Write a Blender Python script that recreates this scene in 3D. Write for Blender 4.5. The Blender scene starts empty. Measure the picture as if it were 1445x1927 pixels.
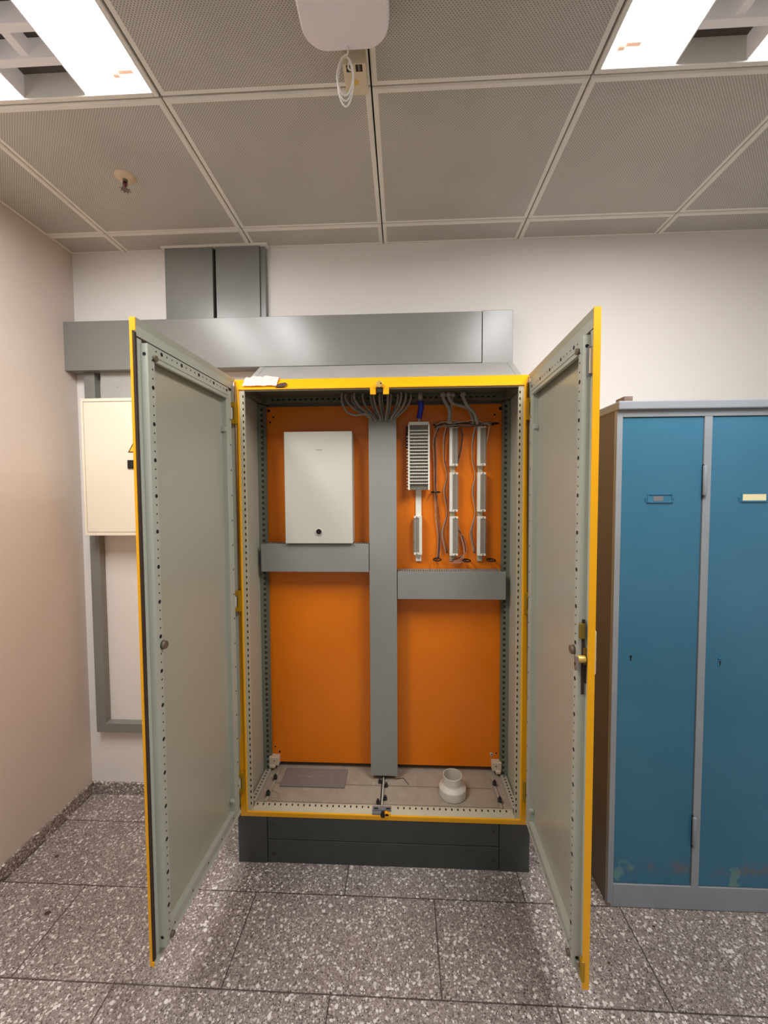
import bpy, bmesh, math, random
from mathutils import Vector, Matrix
random.seed(7)
PI = math.pi
scn = bpy.context.scene
COL = scn.collection

# ------------------------------------------------------------------ materials
def lin(c):
    return tuple((v/255/12.92 if v/255 <= .04045 else ((v/255+.055)/1.055)**2.4) for v in c) + (1.0,)

def new_mat(name):
    m = bpy.data.materials.new(name); m.use_nodes = True
    nt = m.node_tree; nt.nodes.clear()
    out = nt.nodes.new('ShaderNodeOutputMaterial'); b = nt.nodes.new('ShaderNodeBsdfPrincipled')
    nt.links.new(b.outputs[0], out.inputs[0])
    return m, nt, b

def N(nt, t, **kw):
    n = nt.nodes.new(t)
    for k, v in kw.items(): setattr(n, k, v)
    return n

def mix(nt, fac, a, b, mode='MIX'):
    n = nt.nodes.new('ShaderNodeMix'); n.data_type = 'RGBA'; n.blend_type = mode
    for sock, v in ((n.inputs[0], fac), (n.inputs[6], a), (n.inputs[7], b)):
        if isinstance(v, bpy.types.NodeSocket): nt.links.new(v, sock)
        else: sock.default_value = v
    return n.outputs[2]

def math_(nt, op, a, b=0.0, clamp=False):
    n = nt.nodes.new('ShaderNodeMath'); n.operation = op; n.use_clamp = clamp
    for sock, v in ((n.inputs[0], a), (n.inputs[1], b)):
        if isinstance(v, bpy.types.NodeSocket): nt.links.new(v, sock)
        else: sock.default_value = v
    return n.outputs[0]

def noise(nt, vec, scale, detail=3, rough=.55):
    n = N(nt, 'ShaderNodeTexNoise'); n.inputs['Scale'].default_value = scale
    n.inputs['Detail'].default_value = detail; n.inputs['Roughness'].default_value = rough
    nt.links.new(vec, n.inputs['Vector']); return n.outputs[0]

def rng(nt, v, a, b, c=0., d=1.):
    n = N(nt, 'ShaderNodeMapRange'); n.inputs[1].default_value = a; n.inputs[2].default_value = b
    n.inputs[3].default_value = c; n.inputs[4].default_value = d
    nt.links.new(v, n.inputs[0]); return n.outputs[0]

def paint(name, rgb, rough=.45, metal=0., var=.06, scale=6., bump=0., bscale=300., spec=.5, dirt=None, trans=0., alpha=1.):
    m, nt, b = new_mat(name)
    pos = N(nt, 'ShaderNodeNewGeometry').outputs['Position']
    n1 = noise(nt, pos, scale, 4)
    f = rng(nt, n1, .3, .7, 1-var, 1+var)
    base = lin(rgb)
    comb = N(nt, 'ShaderNodeCombineColor')
    for i in range(3): nt.links.new(f, comb.inputs[i])
    col = mix(nt, 1.0, base, comb.outputs[0], 'MULTIPLY')
    if dirt:
        n2 = noise(nt, pos, dirt[1], 6, .7)
        col = mix(nt, rng(nt, n2, dirt[2], dirt[3]), col, lin(dirt[0]))
    nt.links.new(col, b.inputs['Base Color'])
    b.inputs['Roughness'].default_value = rough; b.inputs['Metallic'].default_value = metal
    b.inputs['Specular IOR Level'].default_value = spec
    if trans: b.inputs['Transmission Weight'].default_value = trans
    if alpha < 1: b.inputs['Alpha'].default_value = alpha
    if bump:
        bn = N(nt, 'ShaderNodeBump'); bn.inputs['Strength'].default_value = bump; bn.inputs['Distance'].default_value = .002
        nt.links.new(noise(nt, pos, bscale, 3), bn.inputs['Height']); nt.links.new(bn.outputs[0], b.inputs['Normal'])
    return m

def emit(name, rgb, s):
    m, nt, b = new_mat(name)
    b.inputs['Base Color'].default_value = lin(rgb)
    b.inputs['Emission Color'].default_value = lin(rgb); b.inputs['Emission Strength'].default_value = s
    return m

def terrazzo(name, joints=True, dark=1.0):
    m, nt, b = new_mat(name)
    pos = N(nt, 'ShaderNodeNewGeometry').outputs['Position']
    base = mix(nt, rng(nt, noise(nt, pos, 90, 4), .35, .65), lin((128*dark, 118*dark, 113*dark)), lin((170*dark, 159*dark, 153*dark)))
    def chips(col, scale, thr, rad, cols):
        v = N(nt, 'ShaderNodeTexVoronoi'); v.inputs['Scale'].default_value = scale; v.inputs['Randomness'].default_value = 1
        wob = N(nt, 'ShaderNodeVectorMath', operation='MULTIPLY_ADD')
        nn = N(nt, 'ShaderNodeTexNoise'); nn.inputs['Scale'].default_value = scale*1.6; nt.links.new(pos, nn.inputs['Vector'])
        nt.links.new(nn.outputs[1], wob.inputs[0]); wob.inputs[1].default_value = (.35/scale,)*3; nt.links.new(pos, wob.inputs[2])
        nt.links.new(wob.outputs[0], v.inputs['Vector'])
        sep = N(nt, 'ShaderNodeSeparateColor'); nt.links.new(v.outputs['Color'], sep.inputs[0])
        pick = math_(nt, 'GREATER_THAN', sep.outputs[0], thr)
        rr = math_(nt, 'MULTIPLY_ADD', sep.outputs[1], rad*.8); nt.nodes[-1].inputs[2].default_value = rad*.45
        near = rng(nt, math_(nt, 'SUBTRACT', rr, v.outputs['Distance']), -.04, .04)
        fac = math_(nt, 'MULTIPLY', pick, near, True)
        cr = N(nt, 'ShaderNodeValToRGB'); nt.links.new(sep.outputs[2], cr.inputs[0])
        cr.color_ramp.interpolation = 'CONSTANT'
        while len(cr.color_ramp.elements) > 1: cr.color_ramp.elements.remove(cr.color_ramp.elements[0])
        cr.color_ramp.elements[0].position = 0; cr.color_ramp.elements[0].color = lin(cols[0])
        for i, c in enumerate(cols[1:]):
            e = cr.color_ramp.elements.new((i+1)/len(cols)); e.color = lin(c)
        return mix(nt, fac, col, cr.outputs[0])
    col = chips(base, 300, .25, .60, [(160, 149, 142), (88, 79, 75), (176, 166, 160), (112, 101, 96)])
    col = chips(col, 205, .48, .58, [(196, 187, 181), (146, 134, 127), (80, 72, 68), (218, 212, 207), (164, 152, 144)])
    col = chips(col, 135, .76, .62, [(226, 220, 215), (190, 179, 171), (236, 232, 227), (150, 139, 133)])
    col = chips(col, 98, .92, .60, [(236, 231, 226), (214, 206, 199)])
    st = rng(nt, noise(nt, pos, 2.2, 5, .6), .35, .7, .82, 1.08)
    comb = N(nt, 'ShaderNodeCombineColor')
    for i in range(3): nt.links.new(st, comb.inputs[i])
    col = mix(nt, 1., col, comb.outputs[0], 'MULTIPLY')
    if joints:
        mp = N(nt, 'ShaderNodeMapping'); mp.inputs['Location'].default_value = (.223, .435, 0)
        nt.links.new(pos, mp.inputs['Vector'])
        br = N(nt, 'ShaderNodeTexBrick'); nt.links.new(mp.outputs[0], br.inputs['Vector'])
        br.offset = .5; br.offset_frequency = 2; br.squash = 1
        br.inputs['Scale'].default_value = 1; br.inputs['Brick Width'].default_value = .686; br.inputs['Row Height'].default_value = .31
        br.inputs['Mortar Size'].default_value = .0026; br.inputs['Mortar Smooth'].default_value = .2
        br.inputs['Color1'].default_value = lin((235, 235, 235)); br.inputs['Color2'].default_value = lin((255, 255, 255))
        br.inputs['Mortar'].default_value = (1, 1, 1, 1)
        col = mix(nt, 1., col, br.outputs['Color'], 'MULTIPLY')
        col = mix(nt, math_(nt, 'MULTIPLY', br.outputs['Fac'], .85), col, lin((52, 44, 40)))
    nt.links.new(col, b.inputs['Base Color'])
    b.inputs['Roughness'].default_value = .42
    bn = N(nt, 'ShaderNodeBump'); bn.inputs['Strength'].default_value = .12; bn.inputs['Distance'].default_value = .001
    nt.links.new(noise(nt, pos, 220, 3), bn.inputs['Height']); nt.links.new(bn.outputs[0], b.inputs['Normal'])
    return m

def perforated(name, rgb, dot, pitch=.0075, rad=.27):
    m, nt, b = new_mat(name)
    pos = N(nt, 'ShaderNodeNewGeometry').outputs['Position']
    mp = N(nt, 'ShaderNodeMapping'); mp.inputs['Rotation'].default_value = (0, 0, PI/4); mp.inputs['Scale'].default_value = (1/pitch, 1/pitch, 0)
    nt.links.new(pos, mp.inputs['Vector'])
    fr = N(nt, 'ShaderNodeVectorMath', operation='FRACTION'); nt.links.new(mp.outputs[0], fr.inputs[0])
    sb = N(nt, 'ShaderNodeVectorMath', operation='SUBTRACT'); nt.links.new(fr.outputs[0], sb.inputs[0]); sb.inputs[1].default_value = (.5, .5, 0)
    ln = N(nt, 'ShaderNodeVectorMath', operation='LENGTH'); nt.links.new(sb.outputs[0], ln.inputs[0])
    d = rng(nt, ln.outputs['Value'], rad-.06, rad+.06, 1, 0)
    st = rng(nt, noise(nt, pos, 3, 5), .3, .7)
    base = mix(nt, st, lin(rgb), lin(tuple(v*.93 for v in rgb)))
    nt.links.new(mix(nt, d, base, lin(dot)), b.inputs['Base Color'])
    b.inputs['Roughness'].default_value = .6
    return m

def locker_blue(name):
    m, nt, b = new_mat(name)
    pos = N(nt, 'ShaderNodeNewGeometry').outputs['Position']
    col = mix(nt, rng(nt, noise(nt, pos, 3, 4), .3, .7), lin((52, 112, 140)), lin((62, 118, 146)))
    sep = N(nt, 'ShaderNodeSeparateXYZ'); nt.links.new(pos, sep.inputs[0])
    low = rng(nt, sep.outputs[2], .10, .24, 1., 0.)
    band = rng(nt, math_(nt, 'ABSOLUTE', math_(nt, 'SUBTRACT', sep.outputs[2], .158)), .0, .035, 1., 0.)
    wear = math_(nt, 'MULTIPLY', rng(nt, noise(nt, pos, 8, 6, .75), .46, .56), band, True)
    col = mix(nt, math_(nt, 'MULTIPLY', wear, .7), col, lin((120, 96, 76)))
    pale = math_(nt, 'MULTIPLY', rng(nt, noise(nt, pos, 13, 3), .635, .66), low, True)
    col = mix(nt, math_(nt, 'MULTIPLY', pale, .6), col, lin((124, 156, 136)))
    nt.links.new(col, b.inputs['Base Color']); b.inputs['Roughness'].default_value = .33
    bn = N(nt, 'ShaderNodeBump'); bn.inputs['Strength'].default_value = .25; bn.inputs['Distance'].default_value = .004
    nt.links.new(noise(nt, pos, 7, 2), bn.inputs['Height']); nt.links.new(bn.outputs[0], b.inputs['Normal'])
    return m

M = dict(
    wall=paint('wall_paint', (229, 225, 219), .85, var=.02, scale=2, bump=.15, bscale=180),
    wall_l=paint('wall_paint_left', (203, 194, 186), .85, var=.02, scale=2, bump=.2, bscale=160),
    ceil=paint('ceiling_metal', (228, 225, 216), .6, var=.04),
    perf=perforated('ceiling_perforated', (198, 195, 186), (132, 129, 121), .0062),
    void=paint('dark_void', (22, 20, 18), .9, var=0),
    floor=terrazzo('terrazzo_floor'), base=terrazzo('terrazzo_skirting', False, .82),
    yellow=paint('yellow_lacquer', (248, 176, 4), .32, var=.03, scale=8, bump=.03, dirt=((150, 100, 10), 60, .74, .78)),
    yellow_d=paint('yellow_lacquer_worn', (176, 134, 14), .45, var=.1, scale=30),
    grey_in=paint('cabinet_interior_grey', (176, 174, 156), .42, var=.03, scale=4),
    door_in=paint('door_interior_grey', (170, 169, 152), .30, var=.025, scale=3),
    door_fr=paint('door_frame_grey', (178, 182, 168), .42, var=.03, scale=5),
    floor_in=paint('cabinet_floor_dusty', (168, 156, 138), .7, var=.1, scale=18, dirt=((205, 196, 176), 14, .6, .8)),
    cream=paint('cream_lip', (196, 188, 160), .5, var=.05, scale=10),
    gasket=paint('rubber_gasket', (60, 44, 38), .8, var=.15, scale=30),
    black=paint('black_hole', (18, 16, 14), .8, var=0),
    dark=paint('dark_bolt', (42, 40, 38), .5, var=.1, scale=40),
    orange=paint('orange_plate', (240, 126, 0), .34, var=.03, scale=5),
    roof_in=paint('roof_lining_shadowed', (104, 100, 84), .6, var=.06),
    post=paint('corner_post_grey', (116, 118, 102), .5, var=.05),
    duct=paint('grey_pvc_duct', (146, 146, 140), .5, var=.03, scale=5, bump=.05),
    trunk=paint('trunking_grey', (126, 127, 122), .27, var=.05, scale=4, bump=.07, bscale=14),
    trunk_l=paint('hood_light_grey', (166, 165, 160), .45, var=.05, scale=6, dirt=((130, 122, 110), 40, .66, .72)),
    plinth=paint('plinth_charcoal', (62, 64, 62), .5, var=.08, scale=10),
    white_box=paint('white_enclosure', (208, 205, 190), .4, var=.02, scale=4),
    white_pl=paint('white_plastic', (220, 216, 206), .45, var=.04, scale=20),
    cream_pl=paint('cream_plastic', (214, 200, 172), .45, var=.05, scale=20),
    ivory=paint('ivory_enclosure', (234, 226, 206), .35, var=.015, scale=4),
    pipe=paint('white_pipe', (214, 208, 194), .4, var=.06, scale=25),
    ap=paint('access_point_white', (240, 234, 236), .5, var=.015, scale=5),
    strip_w=paint('terminal_white', (242, 241, 226), .45, var=.03, scale=30),
    comb=paint('terminal_comb', (150, 142, 128), .55, var=.2, scale=160, bump=.3, bscale=500),
    olive=paint('lock_olive', (120, 98, 20), .5, var=.1, scale=40),
    slot=paint('slot_shadow', (50, 50, 44), .8, var=0),
    cable=paint('grey_cable', (150, 144, 132), .5, var=.08, scale=30),
    wire_b=paint('brown_wire', (92, 60, 40), .6, var=.3, scale=60),
    wire_p=paint('pink_wire', (188, 128, 104), .6, var=.2, scale=60),
    wire_w=paint('pale_wire', (196, 180, 160), .6, var=.2, scale=60),
    blue=paint('blue_tape', (16, 28, 150), .35, var=.25, scale=60, bump=.4, bscale=90),
    plate=paint('grey_sheet', (132, 124, 122), .6, var=.06, scale=12),
    blue_door=locker_blue('locker_blue'),
    lk_grey=paint('locker_frame_grey', (146, 154, 160), .4, var=.05, scale=8, bump=.05),
    lk_side=paint('locker_side_brown', (110, 100, 86), .55, var=.06, scale=5, dirt=((96, 74, 54), 22, .64, .72)),
    blue_metal=paint('blue_painted_fitting', (56, 118, 148), .35, var=.08, scale=30),
    card=paint('cream_card', (236, 226, 180), .7, var=.04, scale=40),
    wood=paint('brown_wood', (126, 104, 94), .7, var=.25, scale=60),
    steel=paint('zinc_steel', (160, 154, 142), .35, metal=.6, var=.1, scale=30),
    brass=paint('brass', (214, 178, 90), .35, metal=.4, var=.1, scale=30),
    red=paint('red_bulb', (90, 14, 26), .15, var=0),
    bronze=paint('dull_bronze', (112, 102, 84), .5, metal=.3, var=.1, scale=60),
    rosette=paint('cream_rosette', (214, 192, 160), .5, var=.05, scale=40),
    sign_y=paint('sign_yellow', (250, 196, 60), .5, var=0),
    sign_b=paint('sign_brown', (96, 52, 4), .5, var=0),
    sticker=paint('grey_sticker', (120, 120, 122), .5, var=.03),
    louvre=emit('louvre_white_glow', (205, 198, 194), .22),  # faint emission put in for light scattered between the slats
    louvre_d=paint('louvre_recess', (92, 84, 80), .5, var=.05, scale=20),
    lamp=emit('lamp_diffuser', (255, 252, 252), 29.5),
    lamp_end=emit('end_reflector_glow', (255, 250, 250), 1.6),  # reflector is no source; emission stands in for the light it bounces
    socket=emit('lamp_socket_peach_glow', (250, 205, 178), .35),  # socket itself is unlit; slight emission paints in the glow beside the lamp
    bag=paint('clear_plastic_bag', (248, 232, 226), .12, var=.04, scale=40, trans=.25, bump=.3, bscale=60),
    dust=paint('brown_debris', (74, 56, 44), .9, var=.2, scale=80),
)

# ------------------------------------------------------------------ mesh builder
class MB:
    def __init__(s): s.bm = bmesh.new(); s.smooth = []
    def face(s, vs, m=0, smooth=False):
        f = s.bm.faces.new(vs); f.material_index = m; f.smooth = smooth; return f
    def box(s, x0, x1, y0, y1, z0, z1, m=0):
        x0, x1 = sorted((x0, x1)); y0, y1 = sorted((y0, y1)); z0, z1 = sorted((z0, z1))
        v = [s.bm.verts.new(p) for p in ((x0,y0,z0),(x1,y0,z0),(x1,y1,z0),(x0,y1,z0),(x0,y0,z1),(x1,y0,z1),(x1,y1,z1),(x0,y1,z1))]
        for q in ((0,3,2,1),(4,5,6,7),(0,1,5,4),(1,2,6,5),(2,3,7,6),(3,0,4,7)): s.face([v[i] for i in q], m)
        return s
    def poly(s, pts, m=0):
        s.face([s.bm.verts.new(p) for p in pts], m); return s
    def prism(s, a, b, m=0):                       # two matching polygons joined into a solid
        va = [s.bm.verts.new(p) for p in a]; vb = [s.bm.verts.new(p) for p in b]; n = len(a)
        s.face(va[::-1], m); s.face(vb, m)
        for i in range(n): s.face([va[i], va[(i+1)%n], vb[(i+1)%n], vb[i]], m)
        return s
    def ring(s, c, ax1, ax2, r, n):
        c = Vector(c); return [s.bm.verts.new(c + ax1*(r*math.cos(2*PI*i/n)) + ax2*(r*math.sin(2*PI*i/n))) for i in range(n)]
    @staticmethod
    def axes(d):
        d = Vector(d).normalized(); u = Vector((0,0,1)) if abs(d.z) < .9 else Vector((1,0,0))
        a = d.cross(u).normalized(); return a, d.cross(a).normalized()
    def cyl(s, p0, p1, r0, r1=None, m=0, n=16):
        r1 = r0 if r1 is None else r1
        p0, p1 = Vector(p0), Vector(p1); a, b = s.axes(p1-p0)
        A, B = s.ring(p0, a, b, r0, n), s.ring(p1, a, b, r1, n)
        s.face(A[::-1], m); s.face(B, m)
        for i in range(n): s.face([A[i], A[(i+1)%n], B[(i+1)%n], B[i]], m, True)
        return s
    def disc(s, c, nrm, r, m=0, n=10, sy=1.0):
        a, b = s.axes(nrm); c = Vector(c)
        s.face([s.bm.verts.new(c + a*(r*math.cos(2*PI*i/n)) + b*(r*sy*math.sin(2*PI*i/n))) for i in range(n)], m); return s
    def tube(s, pts, r, m=0, n=8, closed=False):
        P = [Vector(p) for p in pts]; k = len(P); rings = []; a = None
        for i in range(k):
            d = (P[(i+1)%k]-P[i-1]) if closed or 0 < i < k-1 else (P[1]-P[0] if i == 0 else P[-1]-P[-2])
            d.normalize()
            if a is None: a, b = s.axes(d)
            else:
                a = (a - d*a.dot(d)).normalized(); b = d.cross(a)
            rings.append([s.bm.verts.new(P[i] + a*(r*math.cos(2*PI*j/n)) + b*(r*math.sin(2*PI*j/n))) for j in range(n)])
        for i in range(k if closed else k-1):
            A, B = rings[i], rings[(i+1)%k]
            for j in range(n): s.face([A[j], A[(j+1)%n], B[(j+1)%n], B[j]], m, True)
        if not closed: s.face(rings[0][::-1], m); s.face(rings[-1], m)
        return s
    def lathe(s, prof, c, m=0, n=32, flip=1):
        cx, cy, cz = c; R = [[s.bm.verts.new((cx+r*math.cos(2*PI*i/n), cy+r*math.sin(2*PI*i/n), cz+z)) for i in range(n)] for r, z in prof]
        for A, B in zip(R, R[1:]):
            for i in range(n): s.face([A[i], A[(i+1)%n], B[(i+1)%n], B[i]], m, True)
        return s
    def build(s, name, mats, parent=None, bevel=0., seg=2, recalc=True):
        if recalc: bmesh.ops.recalc_face_normals(s.bm, faces=s.bm.faces)
        me = bpy.data.meshes.new(name); s.bm.to_mesh(me); s.bm.free()
        for m in (mats if isinstance(mats, (list, tuple)) else [mats]): me.materials.append(M[m] if isinstance(m, str) else m)
        o = bpy.data.objects.new(name, me); COL.objects.link(o)
        if parent: o.parent = parent
        if bevel:
            md = o.modifiers.new('bevel', 'BEVEL'); md.width = bevel; md.segments = seg; md.limit_method = 'ANGLE'; md.angle_limit = math.radians(40)
        return o

def tag(o, label=None, cat=None, group=None, kind=None):
    for k, v in (('label', label), ('category', cat), ('group', group), ('kind', kind)):
        if v: o[k] = v
    return o
def thing(name, label, cat, loc=(0,0,0), group=None):
    o = bpy.data.objects.new(name, None); COL.objects.link(o); o.location = loc
    return tag(o, label, cat, group)
def struct(name, mb, mats, bevel=0.): return tag(mb.build(name, mats, None, bevel), kind='structure')

def spline(P, k=10):
    P = [Vector(p) for p in P]; P = [P[0]*2-P[1]] + P + [P[-1]*2-P[-2]]; out = []
    for i in range(1, len(P)-2):
        for j in range(k):
            t = j/k; a, b, c, d = P[i-1:i+3]
            out.append(.5*((2*b)+(c-a)*t+(2*a-5*b+4*c-d)*t*t+(3*b-a-3*c+d)*t**3))
    out.append(P[-2]); return out

# ------------------------------------------------------------------ camera
cam_d = bpy.data.cameras.new('camera'); cam = bpy.data.objects.new('camera', cam_d); COL.objects.link(cam); scn.camera = cam
yaw, pitch, roll, fpx = -.0462, -.045, -.0052, 766.4
fw = Vector((math.sin(yaw)*math.cos(pitch), math.cos(yaw)*math.cos(pitch), math.sin(pitch)))
rt0 = Vector((math.cos(yaw), -math.sin(yaw), 0)); up0 = rt0.cross(fw)
rt = rt0*math.cos(roll)+up0*math.sin(roll); up = up0*math.cos(roll)-rt0*math.sin(roll)
cam.matrix_world = Matrix(((rt.x, up.x, -fw.x, .6915), (rt.y, up.y, -fw.y, -1.6121), (rt.z, up.z, -fw.z, 1.5409), (0,0,0,1)))
cam_d.sensor_fit = 'VERTICAL'; cam_d.sensor_height = 36; cam_d.lens = 36*fpx/1927; cam_d.clip_start = .02

# ------------------------------------------------------------------ the room
XL, XR, YB, YF, H = -.9214, 3.2, .364, -4.2, 2.718
struct('wall_back', MB().box(XL-.1, XR+.1, YB, YB+.1, -.05, H+.15), 'wall')
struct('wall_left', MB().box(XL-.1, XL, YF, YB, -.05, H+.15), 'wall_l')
struct('wall_right', MB().box(XR, XR+.1, YF, YB, -.05, H+.15), 'wall')
struct('floor', MB().box(XL-.1, XR+.1, YF, YB+.1, -.06, 0), 'floor')
struct('baseboard_left', MB().box(XL, XL+.012, YF, YB, 0, .062), 'base', .002)
struct('baseboard_back', MB().box(XL+.012, XR, YB-.012, YB, 0, .062), 'base', .002)

GX, GW, GY, GD = .6039, .6255, .2214, .6005
cols = [XL] + [GX+GW*i for i in range(-2, 5)] + [XR]
rows = [YB, GY] + [GY-GD*j for j in range(1, 8)]
FIX = ((-.0216-GW, -.0216), (1.2294, 1.2294+GW))
FY0, FY1 = GY-GD, GY-3*GD
cb = MB(); cb.box(XL-.1, XR+.1, YF, YB+.1, H+.12, H+.15, 2)
random.seed(3)
for i in range(len(cols)-1):
    for j in range(len(rows)-1):
        x0, x1, y1, y0 = cols[i], cols[i+1], rows[j], rows[j+1]
        if any(abs(x0-f[0]) < .01 for f in FIX) and FY1-.01 <= y0 and y1 <= FY0+.01: continue
        g = .0025; b = .016
        x0 += g if i else 0; x1 -= g; y0 += g; y1 -= g if j else 0
        dz = random.choice((0, 0, 0, .001, -.001))
        z = H+dz; zt = H+.03
        v = lambda x, y, zz: cb.bm.verts.new((x, y, zz))
        e = .004
        o = [v(x0, y0, zt), v(x1, y0, zt), v(x1, y1, zt), v(x0, y1, zt)]
        k = [v(x0, y0, z+e), v(x1, y0, z+e), v(x1, y1, z+e), v(x0, y1, z+e)]
        a = [v(x0+e, y0+e, z), v(x1-e, y0+e, z), v(x1-e, y1-e, z), v(x0+e, y1-e, z)]
        bb = [v(x0+b, y0+b, z), v(x1-b, y0+b, z), v(x1-b, y1-b, z), v(x0+b, y1-b, z)]
        for q in range(4):
            r = (q+1) % 4
            cb.face([o[q], o[r], k[r], k[q]]); cb.face([k[q], k[r], a[r], a[q]]); cb.face([a[q], a[r], bb[r], bb[q]])
        cb.face(bb, 1)
struct('ceiling', cb, ['ceil', 'perf', 'void'])

# ------------------------------------------------------------------ ceiling lights
def ceiling_light(x0, x1, label):
    t = thing('ceiling_light', label, 'light', ((x0+x1)/2, (FY0+FY1)/2, H), 'recessed ceiling lights')
    w, L = x1-x0-.008, FY0-FY1-.008; hx, hy = w/2, L/2
    m = MB(); f = .014
    for a in ((-hx, -hx+f, -hy, hy), (hx-f, hx, -hy, hy), (-hx+f, hx-f, hy-f, hy), (-hx+f, hx-f, -hy, -hy+f)): m.box(*a, 0, .09)
    m.box(-hx, hx, -hy, hy, .09, .1)
    m.build('housing', 'ceil', t, .002)
    bw = .198; xi = hx-f
    for sx in (-1, 1):
        a, b = sorted((sx*xi, sx*(xi-bw)))
        d = MB(); d.poly([(a, -hy+f, .022), (b, -hy+f, .022), (b, hy-f-.065, .022), (a, hy-f-.065, .022)]); d.build('diffuser', 'lamp', t, recalc=False)
        e = MB(); e.poly([(a, hy-f-.065, .022), (b, hy-f-.065, .022), (b, hy-f, .03), (a, hy-f, .03)])
        e.box(a, b, hy-f-.004, hy-f, .0, .06); e.build('end_reflector', 'lamp_end', t, recalc=False)
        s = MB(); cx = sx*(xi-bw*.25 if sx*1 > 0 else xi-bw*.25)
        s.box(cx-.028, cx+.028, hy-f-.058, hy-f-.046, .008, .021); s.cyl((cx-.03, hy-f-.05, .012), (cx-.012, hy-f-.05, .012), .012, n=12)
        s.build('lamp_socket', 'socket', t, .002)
    c0 = xi-bw
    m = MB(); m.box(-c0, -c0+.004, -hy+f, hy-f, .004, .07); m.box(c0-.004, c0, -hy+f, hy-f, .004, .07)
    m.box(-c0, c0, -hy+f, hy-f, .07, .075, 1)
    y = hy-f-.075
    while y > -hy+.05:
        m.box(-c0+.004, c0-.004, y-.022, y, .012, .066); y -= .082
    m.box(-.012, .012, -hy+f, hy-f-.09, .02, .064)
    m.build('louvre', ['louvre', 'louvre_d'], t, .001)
    return t
ceiling_light(*FIX[0], 'recessed ceiling light with two bright strips, above the yellow cabinet\'s left door and the sprinkler')
ceiling_light(*FIX[1], 'recessed ceiling light with two bright strips, on the side above the blue lockers')

# ------------------------------------------------------------------ electrical cabinet
CB = thing('electrical_cabinet', 'tall yellow two-door electrical cabinet standing wide open against the back wall', 'cabinet', (0,0,0))
IX0, IX1, IZ0, IZ1 = .040, 1.162, .221, 1.956          # front opening
# plinth
m = MB(); m.box(0, .122, 0, .34, 0, .199); m.box(1.08, 1.2, 0, .34, 0, .199)
m.box(.124, 1.078, .003, .34, .102, .199); m.box(.124, 1.078, .003, .34, 0, .099); m.box(.1, 1.1, .008, .33, .0, .198)
for x in (.148, 1.055):
    for z in (.04, .165): m.disc((x, .0024, z), (0,-1,0), .007, 1)
m.build('plinth', ['plinth', 'dark'], CB, .0015)
# housing: yellow outer skin, grey lining
m = MB()
m.box(.006, .010, .04, .345, .2, 2.004); m.box(1.190, 1.194, .04, .345, .2, 2.004)
m.box(.006, 1.194, .341, .345, .2, 2.004); m.box(.006, 1.194, .04, .345, 2.0, 2.005)
m.box(.011, .028, .034, .338, .205, 1.995, 1); m.box(1.172, 1.189, .034, .338, .205, 1.995, 1)
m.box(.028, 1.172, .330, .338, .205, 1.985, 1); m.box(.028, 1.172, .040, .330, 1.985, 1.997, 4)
m.box(.028, 1.172, .034, .330, .204, .219, 2)
# pressed floor sheets with a low step between them
m.box(.11, .59, .06, .165, .219, .2225, 2); m.box(.11, .59, .170, .285, .219, .2235, 2)
m.box(.61, 1.09, .06, .165, .219, .2225, 2); m.box(.61, 1.09, .170, .285, .219, .2235, 2)
# roof beams along both sides and the front inside lip
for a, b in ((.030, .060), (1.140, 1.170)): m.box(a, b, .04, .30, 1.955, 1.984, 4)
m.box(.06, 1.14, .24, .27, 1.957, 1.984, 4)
for i in range(40):
    x = .10+i*.0256
    m.disc((x, .239, 1.970), (0,-1,0), .007, 3, 8, .6)
for i in range(34): m.disc((.16+i*.027, .06, 1.9845), (0,0,-1), .008, 3, 8, .5)
m.build('housing', ['yellow', 'grey_in', 'floor_in', 'black', 'roof_in'], CB)
# front frame: outward sloping yellow band round the rim, cream slotted lip inside
m = MB()
R = [(IX0, -.003, IZ0), (IX1, -.003, IZ0), (IX1, -.003, IZ1), (IX0, -.003, IZ1)]
R2 = [(IX0+.002, .002, IZ0+.002), (IX1-.002, .002, IZ0+.002), (IX1-.002, .002, IZ1-.002), (IX0+.002, .002, IZ1-.002)]
O = [(.012, .0005, .2), (1.188, .0005, .2), (1.194, .042, 2.007), (.006, .042, 2.007)]
Rm = [(IX0-.004, -.003, IZ0-.004), (IX1+.004, -.003, IZ0-.004), (IX1+.004, -.003, IZ1+.004), (IX0-.004, -.003, IZ1+.004)]
for q in range(4):
    r = (q+1) % 4
    m.poly([O[q], O[r], Rm[r], Rm[q]], 0); m.poly([Rm[q], Rm[r], R[r], R[q]], 0); m.poly([R[q], R[r], R2[r], R2[q]], 0)
L0, L1 = (IX0+.002, IX1-.002), (IZ0+.002, IZ1-.002); w = .020
m.box(L0[0], L0[0]+w, .002, .012, L1[0], L1[1], 1); m.box(L0[1]-w, L0[1], .002, .012, L1[0], L1[1], 1)
m.box(L0[0]+w, L0[1]-w, .002, .012, L1[1]-.004, L1[1], 3)  # top strip takes the dark lining colour for the shade under the rim
m.poly([(L0[0]+w, .002, L1[0]), (L0[1]-w, .002, L1[0]), (L0[1]-w, .030, L1[0]+.012), (L0[0]+w, .030, L1[0]+.012)], 1)
m.box(L0[0]+w, L0[1]-w, .030, .036, .219, L1[0]+.012, 1)
for i in range(68):
    z = .25+i*.025
    for x in (L0[0]+w-.005, L0[1]-w+.005): m.box(x-.0022, x+.0022, .0012, .003, z, z+.010, 2)
for i in range(43):
    x = .075+i*.0247
    if abs(x-.6) > .045: m.disc((x, .0258, L1[0]+.0112), (0, -.4, .9), .0048, 2, 8, .7)
m.build('front_frame', ['yellow', 'cream', 'black', 'roof_in'], CB)
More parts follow.
